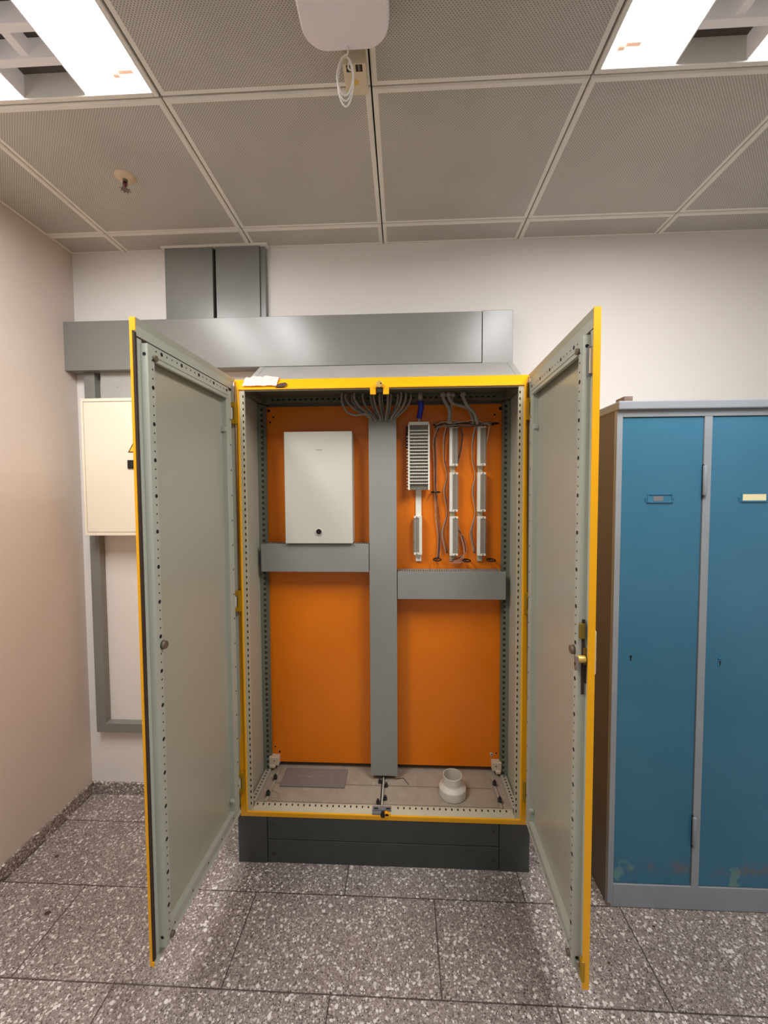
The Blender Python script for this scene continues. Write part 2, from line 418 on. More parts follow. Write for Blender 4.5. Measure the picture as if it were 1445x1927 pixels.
# rear corner posts with square slots
for sx, x0, x1 in ((0, .028, .050), (1, 1.150, 1.172)):
    m = MB(); m.box(x0, x1, .235, .262, .225, 1.95); xe = x1 if not sx else x0
    m.box((x1-.004, x1+.009)[0] if not sx else x0-.009, x1+.009 if not sx else x0+.004, .262, .275, .225, 1.95)
    for i in range(68):
        z = .245+i*.025
        m.box(xe-.0055, xe+.0055, .2342, .2355, z, z+.012, 1)
    m.build('corner_post', ['post', 'slot'], CB)
# mounting plate
PY = .2835
m = MB(); m.box(.0513, 1.1518, PY, PY+.004, .245, 1.947); m.box(.0513, 1.1518, PY+.004, PY+.02, 1.94, 1.947); m.box(.0513, 1.1518, PY+.004, PY+.02, .245, .252)
for x, z, r in ((.067, 1.93, .007), (.089, 1.90, .005), (.073, 1.876, .005), (1.137, 1.926, .008), (1.111, 1.898, .005), (.071, .318, .004), (.092, .294, .005), (1.129, .312, .004)):
    m.disc((x, PY-.0006, z), (0,-1,0), r, 1)
m.cyl((1.107, PY, .307), (1.107, PY-.004, .307), .009, .007, 2, 14); m.disc((1.107, PY-.0044, .307), (0,-1,0), .003, 1)
m.box(1.1045, 1.1065, PY-.002, PY, .276, .3, 2)
m.build('mounting_plate', ['orange', 'black', 'cream'], CB)
# white plate brackets, floor rails, bolts
for x0, x1, s in ((.046, .096, 1), (1.104, 1.148, -1)):
    m = MB(); m.box(x0, x1, .250, .282, .246, .286); m.box(x0+(.004 if s > 0 else .016), x1-(.016 if s > 0 else .004), .244, .262, .236, .25)
    m.disc(((x0+x1)/2+.004*s, .2494, .270), (0,-1,0), .003, 1); m.build('plate_bracket', ['cream_pl', 'black'], CB, .003)
for x0, x1, bx in ((.036, .062, .100), (1.140, 1.166, 1.100)):
    m = MB(); m.box(x0, x1, .040, .242, .2195, .2365); xe = x0+.013
    for i in range(10): m.disc((xe, .058+i*.019, .2369), (0,0,1), .0042, 1, 8)
    m.box(bx-.004, bx+.004, .05, .235, .2195, .229)
    m.build('floor_rail', ['grey_in', 'black'], CB, .001)
    for y in (.085, .185):
        b = MB(); b.cyl((bx, y, .229), (bx, y, .243), .009, m=0, n=6); b.cyl((bx, y, .243), (bx, y, .250), .005, m=0, n=10); b.build('bolt', 'dark', CB)
m = MB(); m.box(.597, .6015, .040, .215, .222, .234); m.box(.592, .5965, .045, .205, .222, .227, 1); m.build('divider_strip', ['white_pl', 'dark'], CB, .0008)
for x, y in ((.583, .185), (.613, .163), (.612, .085), (.582, .063)):
    b = MB(); b.cyl((x, y, .2235), (x, y, .233), .0085, m=0, n=6); b.cyl((x, y, .233), (x, y, .241), .005, m=0, n=10); b.build('bolt', 'dark', CB)
# latch keepers, bottom and top
m = MB(); m.box(.562, .640, .012, .032, .2285, .236); m.box(.562, .600, -.001, .012, .222, .231); m.cyl((.606, -.008, .226), (.606, .006, .226), .0095, m=1, n=14)
m.cyl((.620, -.004, .2255), (.620, .008, .2255), .010, m=2, n=14); m.box(.616, .636, -.004, .008, .221, .231, 2)
for x in (.568, .618): m.box(x, x+.018, .014, .022, .2355, .237, 1)
m.build('latch_keeper', ['sticker', 'black', 'yellow'], CB, .001)
m = MB(); m.box(.565, .588, -.005, .004, 1.929, 1.958); m.box(.616, .639, -.005, .004, 1.929, 1.958); m.cyl((.602, -.016, 1.966), (.602, .004, 1.966), .013, m=1, n=16)
m.cyl((.608, -.018, 1.968), (.608, -.014, 1.968), .003, m=2, n=10); m.box(.592, .612, -.010, .002, 1.934, 1.954, 2)
m.build('latch_keeper', ['yellow', 'brass', 'black'], CB, .001)
# hinges
for sx in (1, -1):
    for z in (1.863, 1.108, .350):
        X = lambda v: v if sx > 0 else 1.2-v
        m = MB()
        m.box(X(.022), X(.034), -.012, .016, z-.042, z+.042)
        for q in (1, -1): m.box(X(.008), X(.022), -.016, .006, z+q*.024, z+q*.042)
        m.cyl((X(.0125), -.006, z-.024), (X(.0125), -.006, z+.024), .006, m=1, n=12)
        m.build('hinge', ['yellow_d', 'white_pl'], CB, .0012)

# doors: local X runs from the hinge to the free edge, local Y*s is the inner side
DW, DZ0, DZ1 = .588, .2185, 2.005
def door(s, ang, hx, dz):
    z0, z1 = DZ0+dz, DZ1+dz
    bx = lambda mb, t0, t1, n0, n1, a, b, m=0: mb.box(t0, t1, s*n0, s*n1, a, b, m)
    m = MB()
    bx(m, 0, DW, 0, .0025, z0, z1)                                      # yellow skin
    if s > 0:
        bx(m, DW-.003, DW, .0025, .007, z0, z1); bx(m, DW-.003, DW, .007, .0165, z1-.034, z1); bx(m, DW-.003, DW, .007, .012, z0, z0+.012)
    else:
        bx(m, DW-.003, DW, .0025, .0175, z0, z1)
    bx(m, .02, DW-.003, .0025, .003, z1-.003, z1); bx(m, .02, DW-.003, .0025, .003, z0, z0+.003)
    bx(m, .012, DW-.0035, .0025, .006, z0+.003, z1-.003, 1)             # inner sheet
    # returned lips; the top and bottom ones have a sloping outer band
    for a, b, c in ((z1, z1-.016, z1-.042), (z0, z0+.010, z0+.020)):
        P = lambda t: [(t, s*.0025, a), (t, s*.0165, a), (t, s*.0085, b), (t, s*.0085, c), (t, s*.0025, c)]
        m.prism(P(.004), P(DW-.0035), 2)
    bx(m, DW-.027, DW-.0095 if s > 0 else DW-.0035, .0025, .0135, z0+.024, z1-.050, 2)
    bx(m, .004, .020, .0025, .0165, z0+.012, z1-.030, 2)
    d = m.build('door', ['yellow', 'door_in', 'door_fr'], CB)
    d.location = (hx, .0282, 0); d.rotation_euler = (0, 0, ang)
    for a in ([(DW-.0095, DW-.002, .004, .0125, z0+.014, z1-.036)] if s > 0 else []) + [(.02, DW-.012, .0025, .0085, z1-.051, z1-.043), (.02, DW-.01, .0025, .0115, z0+.021, z0+.0275)]:
        g = MB(); bx(g, *a); g.build('gasket', 'gasket', d)
    # raised perforated stiffening frame
    f = MB(); n0, n1 = .006, .034; w = .027
    ta, tb, za, zb = .074, .566, z0+.033, z1-.060
    bx(f, tb-w, tb, n0, n1, za, zb); bx(f, ta-.014, ta+w, n0, n1-.010, za, zb-.004); bx(f, ta+w, tb-w, n0, n1, zb-w, zb); bx(f, ta+w, tb-w, n0, n1-.01, za, za+w)
    bx(f, ta+w, tb-w, n1-.012, n1-.002, zb-w-.012, zb-w, 0)
    k = 0; z = zb-.040
    while z > za+.02:
        big = k % 4 == 3
        f.disc((tb-w+.009, s*(n1+.0005), z), (0, s, 0), .0058 if big else .0026, 1, 10, 1)
        if k % 4 == 3: f.disc((ta-.004, s*(n1-.0095), z), (0, s, 0), .0038, 1, 8, 1)
        z -= .0245; k += 1
    t = tb-.035; k = 0
    while t > ta+.03:
        f.disc((t, s*(n1+.0005), zb-.011), (0, s, 0), .0058 if k % 4 == 1 else .0026, 1, 10, 1)
        if k % 4 == 1: f.disc((t, s*(n1-.0095), za+.010), (0, s, 0), .0035, 1, 8, 1)
        t -= .0245; k += 1
    f.disc((tb+.0005, s*.024, zb-.028), (1, 0, 0), .005, 1); f.disc((tb+.0005, s*.024, za+.03), (1, 0, 0), .005, 1)
    fr = f.build('stiffening_frame', ['door_fr', 'black'], d)
    k = MB(); k.cyl((tb-w, s*n1, 1.119), (tb-w, s*(n1+.010), 1.119), .013, .011, 0, 14); k.build('knob', 'bronze', d)
    for z in (za+.012, zb-w-.006):
        r = MB(); r.cyl((tb-w, s*(n1-.002), z), (tb-w, s*(n1+.007), z), .0085, m=0, n=12); r.build('stud', 'bronze', d)
    for a, b in ((z1-.225, z1-.207), (z0+.10, z0+.112)):
        c = MB(); bx(c, ta+w-.014, ta+w+.010, .006, .0242, a, b); c.build('frame_clip', 'door_fr', d, .003)
    return d
dl = door(1, -1.6066, 0, 0)
tag(dl, 'left door leaf seen from its grey inner side')
dr = door(-1, -(PI-1.5433), 1.2, -.004)
tag(dr, 'right door leaf with handle and lock')
# handle, lock and latch bolts of the right door
def rb(mb, t0, t1, n0, n1, a, b, m=0): mb.box(t0, t1, -n0, -n1, a, b, m)
m = MB(); rb(m, .530, .572, -.012, 0, 1.062, 1.182); m.build('handle', 'cream_pl', dr, .008)
m = MB()
rb(m, .5665, .5695, .018, .026, 1.01, 1.21, 0); rb(m, .5665, .572, .009, .022, 1.09, 1.135, 1); rb(m, .5665, .570, .012, .0265, 1.04, 1.088, 2)
rb(m, .567, .5745, .02, .033, 1.16, 1.20, 3)
m.build('lock_plate', ['gasket', 'olive', 'gasket', 'olive'], dr, .001)
m = MB(); m.cyl((.577, -.020, 1.108), (.577, -.040, 1.108), .0095, m=0, n=14); rb(m, .570, .586, .040, .046, 1.080, 1.118, 1); m.disc((.578, -.0465, 1.096), (0,-1,0), .004, 2)
m.build('lock_cam', ['brass', 'steel', 'black'], dr, .0015)
m = MB(); rb(m, .570, .578, .013, .021, 1.842, 1.905); rb(m, .5695, .572, .012, .024, 1.835, 1.91, 1); m.build('latch_bolt', ['cream_pl', 'sticker'], dr, .001)
m = MB(); rb(m, .574, .5895, .012, .020, .235, .292); rb(m, .570, .576, .020, .028, .262, .276, 1); m.build('latch_bolt', ['yellow_d', 'steel'], dr, .001)
m = MB(); m.poly([(.478, -.0067, 1.885), (.535, -.0067, 1.885), (.535, -.0067, 1.826), (.478, -.0067, 1.826)]); m.build('sticker', 'sticker', dr)

# ------------------------------------------------------------------ inside the cabinet
def finger_duct(name, label, x0, x1, z0, z1, vertical=False):
    t = thing(name, label, 'cable duct', ((x0+x1)/2, .2, z0), 'grey cable ducts on the orange plate')
    t.location = (0, 0, 0)
    m = MB(); m.box(x0, x1, .200, .206, z0, z1); m.build('cover', 'duct', t, .0012)
    b = MB()
    i = 0
    if vertical:
        b.box(x0+.004, x1-.004, .276, .2832, z0+.003, z1-.002)
        z = z0+.006
        while z < z1-.012:
            for x in (x0+.003, x1-.006): b.box(x, x+.003, .206, .278, z, z+.007)
            z += .0105
        for x in (x0+.003, x1-.006): b.box(x, x+.003, .246, .278, z0+.002, z1-.002)
    else:
        x0, x1 = max(x0, .064), min(x1, 1.136)
        b.box(x0, x1, .276, .2832, z0+.004, z1-.004)
        x = x0+.003
        while x < x1-.008:
            for z in (z0+.003, z1-.006): b.box(x, x+.0062, .206, .278, z, z+.003+(.003 if z > z0+.01 else 0))
            x += .0105
        for z in (z0+.003, z1-.006): b.box(x0, x1, .250, .278, z, z+.003)
    b.build('slotted_channel', 'duct', t)
    return t
finger_duct('cable_duct', 'long vertical grey cable duct down the middle of the orange plate', .541, .664, .246, 1.871, True)
finger_duct('cable_duct', 'horizontal grey cable duct directly below the white box', .047, .538, 1.189, 1.315)
finger_duct('cable_duct', 'horizontal grey cable duct below the terminal strips', .667, 1.147, 1.067, 1.192)

wb = thing('junction_box', 'plain off-white box with one round black button, mounted high on the orange plate', 'box', (.317, .185, 1.32))
m = MB(); m.box(-.150, .150, .006, .0982, 0, .496); m.build('body', 'white_box', wb, .003)
m = MB(); m.box(-.152, .152, 0, .010, -.001, .497)
m.poly([(-.010,-.0004,.414),(.018,-.0004,.414),(.018,-.0004,.4165),(-.010,-.0004,.4165)], 1); m.build('cover', ['white_box', 'sticker'], wb, .003)
m = MB(); m.lathe([(.0165,0),(.0165,.003),(.013,.004),(.012,.0)], (0,0,0), 1, 24); m.cyl((0,0,-.002), (0,0,.002), .0125, m=0, n=20)
o = m.build('button', ['black', 'white_box'], wb); o.rotation_euler = (PI/2, 0, 0); o.location = (0, 0, .052)

# big slatted terminal block
tb = thing('terminal_block', 'tall off-white terminal block with a ladder of slats, right of the vertical duct', 'terminal block', (.764, .22, 1.557))
m = MB(); m.box(-.045, .045, .014, .0435, 0, .300, 0); m.box(-.048, -.041, 0, .04, 0, .293); m.box(.041, .048, 0, .04, 0, .293)
for i in range(60): m.box(-.039, .039, .008, .014, .004+i*.0048, .0065+i*.0048, 1)
for i in range(9): m.box(-.036+i*.009, -.033+i*.009, .009, .015, .002, .292, 2)
for i in range(17): m.box(-.054, -.048, .018, .024, .006+i*.0145, .010+i*.0145, 0)
for i in range(10): m.box(-.058, -.048, .02, .035, .19+i*.010, .196+i*.010, 2)
m.build('housing', ['strip_w', 'comb', 'black'], tb)
m = MB(); m.box(-.044, .044, -.004, .04, .289, .302); m.build('cap', 'strip_w', tb, .001)
for i in range(17):
    m = MB(); m.box(-.043, .043, -.003, .010, .0268+i*.0147, .0303+i*.0147); m.build('slat', 'strip_w', tb, .0005)
m = MB(); m.box(-.013, .013, .0525, .0630, -.33, .292); m.box(-.020, .020, .0440, .0520, .01, .28); m.build('mounting_rail', 'strip_w', tb)

def terminal_strip(x, z, h, label, flip=1, group='slim terminal strips on the orange plate'):
    t = thing('terminal_strip', label, 'terminal strip', (x, .25, z), group); t.scale = (1, 1, 1)
    m = MB(); m.box(-.018*flip, -.005*flip, -.004, .022, 0, h); m.build('white_cover', 'strip_w', t, .0015)
    m = MB(); m.box(-.005*flip, .018*flip, 0, .022, .004, h-.004, 0)
    n = int((h-.02)/.0055)
    for i in range(n): m.box(.015*flip, .0225*flip, .003, .016, .010+i*.0055, .0128+i*.0055, 0)
    for i in range(n): m.disc((.006*flip, -.0005, .011+i*.0055), (0,-1,0), .0014, 1, 6)
    m.build('comb', ['comb', 'black'], t)
    for zz in (0, h-.010):
        m = MB(); m.box(-.004*flip, .019*flip, -.003, .02, zz, zz+.010); m.cyl((.006*flip, -.003, zz+.005), (.006*flip, -.006, zz+.005), .0035, m=1, n=10); m.build('end_foot', ['strip_w', 'steel'], t, .001)
    return t
RN = ['top', 'middle', 'bottom']
for cn, x in (('middle column, right of the terminal block', .921), ('column nearest the right side of the cabinet', 1.046)):
    for r, (z, h) in enumerate(((1.664, .181), (1.457, .178), (1.256, .179))):
        terminal_strip(x+(.0, .001, .002)[r], z, h, '%s slim white terminal strip of the %s' % (RN[r], cn))
    rl = MB(); rl.box(x-.013, x+.010, .2722, .2834, 1.228, 1.85)
    tag(rl.build('mounting_rail', 'cream'), 'pale mounting rail behind the strips of the ' + cn, 'rail', 'mounting rails')
terminal_strip(.761, 1.260, .178, 'single slim terminal strip below the big terminal block', -1)

# cables
def cable(name, P, r, mat, label, cat='cable', group=None, k=8):
    m = MB(); m.tube(spline(P, k), r, 0, 8); return tag(m.build(name, mat), label, cat, group)
starts = [.427, .440, .466, .480, .516, .552, .566, .590, .601, .628, .640, .671, .686, .706, .728]
ends   = [.5565+.0068*i for i in range(15)]
for i, (a, b) in enumerate(zip(starts, ends)):
    y0 = y1 = .190 + .0125*(i % 3) if i else .176
    d = b-a
    if i == 0:
        P = [(a, y0, 1.9835), (a+.001, y0, 1.94), (a+.025, y0, 1.898), (a+.06, y0+.002, 1.885), (a+.11, y1, 1.888), (b, y1, 1.862)]
    else:
        P = [(a, y0, 1.9835), (a+.02*d, y0, 1.955), (a+.30*d, y0+.005, 1.918), (a+.78*d, y1, 1.884), (b, y1, 1.858)]
    lab = 'grey cable of the fan running from the cabinet roof into the vertical duct'
    g = 'grey cables fanning into the vertical duct'
    if i == 0: lab, g = 'outermost left grey cable of the fan, bowing low before the vertical duct', None
    if i == len(starts)-1: lab, g = 'outermost right grey cable of the fan, next to the blue-taped cable', None
    cable('cable', P, .0050+.0009*(i % 2), 'cable', lab, 'cable', g)
G = lambda x, y=.2: (x, y, 1.985)
t = thing('cable', 'short grey cable wrapped in bright blue tape above the terminal block', 'cable')
m = MB(); m.cyl((.770, .2, 1.9835), (.770, .2, 1.952), .0105, m=0, n=14); m.tube(spline([(.770, .2, 1.955), (.771, .205, 1.90), (.764, .225, 1.855)]), .006); m.build('sheath', 'cable', t)
m = MB(); m.tube(spline([(.7705, .2, 1.945), (.773, .203, 1.925), (.771, .207, 1.905), (.765, .217, 1.874)], 5), .0125, 0, 9); m.build('blue_tape', 'blue', t)
right = [
    ([(.868, .2, 1.9835), (.870, .2, 1.955), (.888, .205, 1.925), (.912, .21, 1.908), (.898, .214, 1.88), (.897, .22, 1.845)], 'grey cable dropping to the middle strips, first right of the blue tape'),
    ([(.893, .2, 1.9835), (.895, .2, 1.957), (.915, .212, 1.935), (.955, .228, 1.928), (.985, .232, 1.915), (1.000, .230, 1.875), (1.004, .228, 1.845)], 'grey cable crossing over to the right-hand strips'),
    ([(.910, .21, 1.9835), (.908, .21, 1.94), (.905, .214, 1.90), (.903, .22, 1.848)], 'thin straight grey cable hanging between the two curved ones'),
    ([(.955, .2, 1.9835), (.957, .2, 1.96), (.975, .206, 1.925), (1.006, .210, 1.89), (1.022, .216, 1.845)], 'grey cable farthest right, dropping to the right-hand strips'),
]
right[0] = ([(.868, .2, 1.9835), (.870, .2, 1.957), (.884, .204, 1.932), (.897, .209, 1.905), (.896, .22, 1.848)], right[0][1])
for P, lab in right:
    o = cable('cable', P, .0078 if 'thin' not in lab else .0048, 'cable', lab)
    m = MB(); m.cyl(P[0], (P[0][0], P[0][1], 1.964), .0125, m=0, n=10); g = m.build('cable_gland', 'cable', o)
# wire bundles: loosely tied strands
def bundle(label, specs, cat='wires'):
    m = MB()
    for P, r, mi in specs: m.tube(spline(P, 6), r, mi, 6)
    return tag(m.build('wire_bundle', ['wire_b', 'wire_p', 'wire_w', 'cable']), label, cat)
random.seed(11)
J = lambda s: random.uniform(-s, s)
sp = []
for i in range(13):
    z = 1.846+J(.013)
    sp.append(([(.838+J(.006), .225+J(.008), z-.004), (.872, .222+J(.01), z+J(.004)+.004), (.915, .222+J(.01), z+J(.007)), (.965, .224+J(.01), z+.004+J(.006)), (1.01, .226+J(.008), z+.004+J(.004)), (1.075+J(.012), .23, 1.848+J(.010))], .0019, (0, 0, 3, 0, 2)[i % 5]))
bundle('tangle of brown wires running across the tops of the terminal strips', sp)
sp = []
for i in range(9):
    o = J(.014)
    sp.append(([(.842+J(.018), .23, 1.842), (.833+o, .25, 1.78), (.836+o*.9+J(.004), .262, 1.69), (.838+o*.8, .265, 1.60), (.840+o*.6, .263, 1.548), (.848+o*1.1+J(.005), .268, 1.44), (.856+o, .268, 1.33), (.850+o*.9, .258, 1.240)], .0014, (0, 0, 0, 1, 0, 2, 1, 0, 0)[i]))
bundle('long vertical bundle of brown and pink wires right of the terminal block', sp)
for x, nm in ((.893, 'middle'), (1.020, 'right-hand')):
    sp = []
    for i in range(7):
        o = J(.005)-.006
        sp.append(([(x+.004+o, .225, 1.845), (x-.006+o, .248, 1.79), (x-.008+o*.7, .262, 1.70), (x+.004+o*.4, .268, 1.62), (x-.004+o, .264, 1.55), (x+.005+o*.4, .270, 1.45), (x-.006+o*1.6, .266, 1.36), (x+.006+o, .270, 1.265)], .0013, (3, 0, 0, 3, 2, 0, 0)[i]))
    bundle('grey wires bowed along the left edge of the %s terminal strips' % nm, sp)
sp = [([(.935, .228, 1.846), (.958+J(.004), .244, 1.81), (.955+J(.004), .258, 1.75), (.944, .262, 1.69+J(.02))], .0015, 0) for i in range(6)]
bundle('short brown wires drooping beside the top middle terminal strip', sp)
sp = [([(.945, .262, 1.40-.01*i), (.958+.003*i, .268, 1.34), (.972+.002*i, .266, 1.27), (.965-.012*i, .262, 1.238), (.935-.01*i, .262, 1.225+.004*i)], .0014, (1, 2, 0, 0, 1)[i]) for i in range(5)]
sp += [([(.90+.01*i, .266, 1.222), (.93, .262, 1.218+.004*i), (.975, .262, 1.226)], .0014, 1) for i in range(3)]
bundle('thin pink wires straggling from the bottom middle terminal strip', sp)
bundle('single pale wire hanging right of the top right-hand strip', [([(1.078, .232, 1.848), (1.075, .25, 1.80), (1.068, .262, 1.76)], .002, 2)])
for x, z, w_, lab in ((.852, 1.851, .020, 'dark wire guide ring at the left end of the brown wire tangle'), (1.103, 1.853, .018, 'dark wire guide ring at the far right of the brown wire tangle'),
                   (.841, 1.547, .020, 'black wire guide ring beside the foot of the big terminal block'), (.848, 1.238, .017, 'black wire guide ring left of the bottom middle strip'),
                   (.982, 1.234, .017, 'black wire guide ring between the two bottom strips of the columns'), (1.093, 1.236, .019, 'black wire guide ring right of the last bottom strip')):
    m = MB(); yc = .2525
    m.tube([(x+w_*math.cos(a*PI/10), yc+.026*math.sin(a*PI/10), z+.002*math.sin(a*PI/10)) for a in range(20)], .0028, 0, 8, True)
    m.cyl((x, PY, z), (x, PY-.006, z), .004, m=0, n=8)
    tag(m.build('wire_guide_ring', 'black'), lab, 'ring', 'wire guide rings')

# things lying on the cabinet floor
m = MB(); m.box(.133, .427, .143, .262, .2242, .2295)
o = m.build('metal_sheet', ['plate', 'wire_w'], None, .0008); tag(o, 'flat grey rectangular sheet lying on the cabinet floor, left side', 'sheet')
sc = MB(); z = .2301
for P in ([(.26, .23, z), (.30, .24, z), (.345, .232, z), (.362, .20, z), (.363, .146, z)], [(.20, .21, z), (.24, .205, z), (.29, .212, z), (.33, .205, z)], [(.235, .215, z), (.27, .198, z), (.25, .205, z)]):
    sc.tube(spline(P, 6), .0006, 0, 4)
sc.build('scribble', 'wire_w', o)
pf = thing('pipe_fitting', 'white plastic pipe reducer standing upright on the cabinet floor', 'pipe fitting', (.905, .127, .2236))
m = MB()
for prof in ([(.050, 0), (.0565, .0005)], [(.0565, .0005), (.0585, .003)], [(.0585, .003), (.0585, .036)], [(.0585, .036), (.0572, .0395), (.0545, .0410)], [(.0545, .0410), (.0425, .0500)], [(.0425, .0500), (.0405, .053)], [(.0405, .053), (.0405, .084)], [(.0405, .084), (.0417, .0875), (.0410, .089)], [(.0410, .089), (.0378, .089)], [(.0378, .089), (.037, .004)]):
    m.lathe(prof, (0,0,0), 0, 48)
m.build('body', 'pipe', pf, recalc=False)
m = MB(); m.disc((0, 0, .012), (0,0,1), .0372, 0, 32); m.build('inner_wall', 'floor_in', pf)
m = MB(); rz = .2236
for P in ([(.075, .10, .2370), (.11, .115, .232), (.15, .09, .226), (.125, .06, .2255), (.16, .075, .226)], [(.09, .05, .232), (.13, .075, .227), (.15, .055, .2255)]):
    m.tube(spline(P, 6), .0011, 0, 5)
tag(m.build('wire_scrap', 'wire_w'), 'curled scrap of thin pale wire on the cabinet floor, front left corner', 'wire')
m = MB(); m.tube(spline([(.655, .21, .2250), (.69, .215, .2255), (.705, .19, .2255), (.715, .175, .225)], 6), .0012, 0, 5)
tag(m.build('wire_scrap', 'dark'), 'short dark wire scrap on the cabinet floor beside the vertical duct', 'wire')

# on top of the cabinet
m = MB(); nx, ny = 22, 12; V = {}
random.seed(5)
for i in range(nx+1):
    for j in range(ny+1):
        u, w2 = i/nx, j/ny
        x = .055+.138*u
        y = -.002+w2*.075; z = 1.966+ (y+.002)*1.10 if y < .04 else 2.012
        e = min(1, 4*min(u, 1-u, w2+.05, 1.05-w2))
        bumpz = .0045*e*(1+math.sin(u*17+w2*5)*.5+math.sin(u*31-w2*9)*.3) + random.uniform(0, .0025)
        V[i, j] = m.bm.verts.new((x+random.uniform(-.001, .001), y-bumpz*.7, z+bumpz*.8+.003))
for i in range(nx):
    for j in range(ny): m.face([V[i, j], V[i+1, j], V[i+1, j+1], V[i, j+1]], 0, True)
tag(m.build('plastic_bag', 'bag'), 'small crumpled clear plastic bag draped on the top left edge of the cabinet', 'bag')
m = MB(); m.prism([(.186, -.008, 1.963), (.224, -.008, 1.9625), (.232, -.006, 1.968), (.222, -.003, 1.974), (.205, -.001, 1.971)], [(.190, .006, 1.974), (.226, .006, 1.975), (.236, .008, 1.979), (.226, .012, 1.986), (.205, .013, 1.984)])
tag(m.build('broken_chip', 'dust', None, .001), 'dark broken chip lying on the yellow top edge beside the plastic bag', 'fragment')

# ------------------------------------------------------------------ wall trunking
tr = thing('cable_trunking', 'wide dark grey horizontal cable trunking along the back wall above the cabinet', 'trunking')
m = MB(); m.box(XL+.001, 1.0535, .292, YB-.001, 2.136, 2.366); m.build('channel', 'trunk', tr, .002)
m = MB(); m.box(1.0555, 1.192, .2905, YB-.001, 2.133, 2.368); m.build('end_cover', 'trunk', tr, .0015)
for x0, x1, xr, lab in ((-.437, -.205, None, 'left half of the grey vertical riser between trunking and ceiling'), (-.190, .020, .045, 'right half of the grey vertical riser between trunking and ceiling')):
    t = thing('cable_riser', lab, 'trunking', group='vertical grey risers up to the ceiling')
    m = MB(); m.box(x0, x1, .328, YB-.001, 2.366, H-.001); m.build('cover', 'trunk', t, .0015)
    m = MB()
    if xr: m.box(x1, xr, .338, YB-.001, 2.366, H-.001)
    else: m.box(x1-.004, x1+.016, .350, YB-.001, 2.366, H-.001, 1)
    m.build('side_channel', ['trunk', 'void'], t, .001)
m = MB(); m.box(-.45, .06, .318, YB, H-.008, H-.0005); struct('trim_1', m, 'ceil', .001)
# stub trunking between the horizontal run and the ivory wall panel
for x0, x1, y0, lab in ((-.854, -.801, .324, 'narrow grey trunking stub above the ivory panel, beside the corner'), (-.775, -.46, .330, 'broad grey trunking cover above the ivory panel, behind the open door')):
    m = MB(); m.box(x0, x1, y0, YB-.001, 1.99, 2.136); tag(m.build('trunking_stub', 'trunk' if x1 < -.7 else 'trunk_l', None, .0015), lab, 'trunking', 'trunking stubs above the wall panel')
m = MB(); m.prism([(-.856, .324, .345), (-.856, .324, 1.3485), (-.808, .324, 1.3485), (-.808, .324, .392), (0, .324, .392), (0, .324, .345)],
                  [(-.856, YB-.001, .345), (-.856, YB-.001, 1.3485), (-.808, YB-.001, 1.3485), (-.808, YB-.001, .392), (0, YB-.001, .392), (0, YB-.001, .345)])
tag(m.build('cable_trunking', 'trunk', None, .002), 'narrow L-shaped grey trunking running down and right below the ivory panel', 'trunking')
# sloping hood on the cabinet roof
hd = thing('duct_hood', 'light grey sloping duct hood on the cabinet roof below the trunking', 'hood')
pr = [(.135, 2.0065), (.100, 2.0065), (.205, 2.078), (.2895, 2.1335), (.340, 2.1335), (.340, 2.0065)]
m = MB(); m.prism([(.052, y, z) for y, z in pr], [(1.165, y, z) for y, z in pr]); m.build('body', 'trunk_l', hd, .001)
for a, b in ((.027, .0515), (1.1655, 1.190)):
    m = MB(); m.prism([(a, y-.0008, z+(.0006 if z > 2.01 else 0)) for y, z in pr], [(b, y-.0008, z+(.0006 if z > 2.01 else 0)) for y, z in pr]); m.build('end_cap', 'trunk_l', hd, .001)

# ivory panel on the wall behind the left door
wp = thing('distribution_panel', 'ivory wall-mounted distribution panel half hidden behind the left cabinet door', 'panel', (-.81, .24, 1.35))
m = MB(); m.box(0, .38, .012, .1235, 0, .641); m.box(0, .012, 0, .012, 0, .641); m.box(.368, .38, 0, .012, 0, .641); m.box(.012, .368, 0, .012, 0, .015); m.box(.012, .368, 0, .012, .626, .641)
m.build('frame', 'ivory', wp, .0015)
m = MB(); m.box(.014, .366, .001, .0115, .017, .624); dd = m.build('panel_door', 'ivory', wp, .001)
m = MB(); m.prism([(.222, .0004, .388), (.286, .0004, .388), (.254, .0004, .444)], [(.222, .002, .388), (.286, .002, .388), (.254, .002, .444)], 1)
m.prism([(.231, -.0004, .3935), (.277, -.0004, .3935), (.254, -.0004, .4335)], [(.231, .001, .3935), (.277, .001, .3935), (.254, .001, .4335)], 0)
m.prism([(.257, -.0008, .430), (.249, -.0008, .414), (.255, -.0008, .413), (.251, -.0008, .399), (.262, -.0008, .417), (.256, -.0008, .418)], [(.257, 0, .430), (.249, 0, .414), (.255, 0, .413), (.251, 0, .399), (.262, 0, .417), (.256, 0, .418)], 1)
tag(m.build('warning_sign', ['sign_y', 'sign_b'], dd), 'yellow warning triangle')
m = MB(); m.box(.222, .272, -.006, .001, .314, .353); m.lathe([(.012, 0), (.013, .002), (.010, .003)], (0,0,0), 1, 20)
o = MB(); o.box(.222, .272, -.006, .001, .314, .353); o.box(.240, .247, -.0075, -.006, .325, .345, 1); o.box(.240, .258, -.0075, -.006, .323, .327, 1)
m.bm.free(); o.build('lock', ['black', 'dark'], dd, .0008)

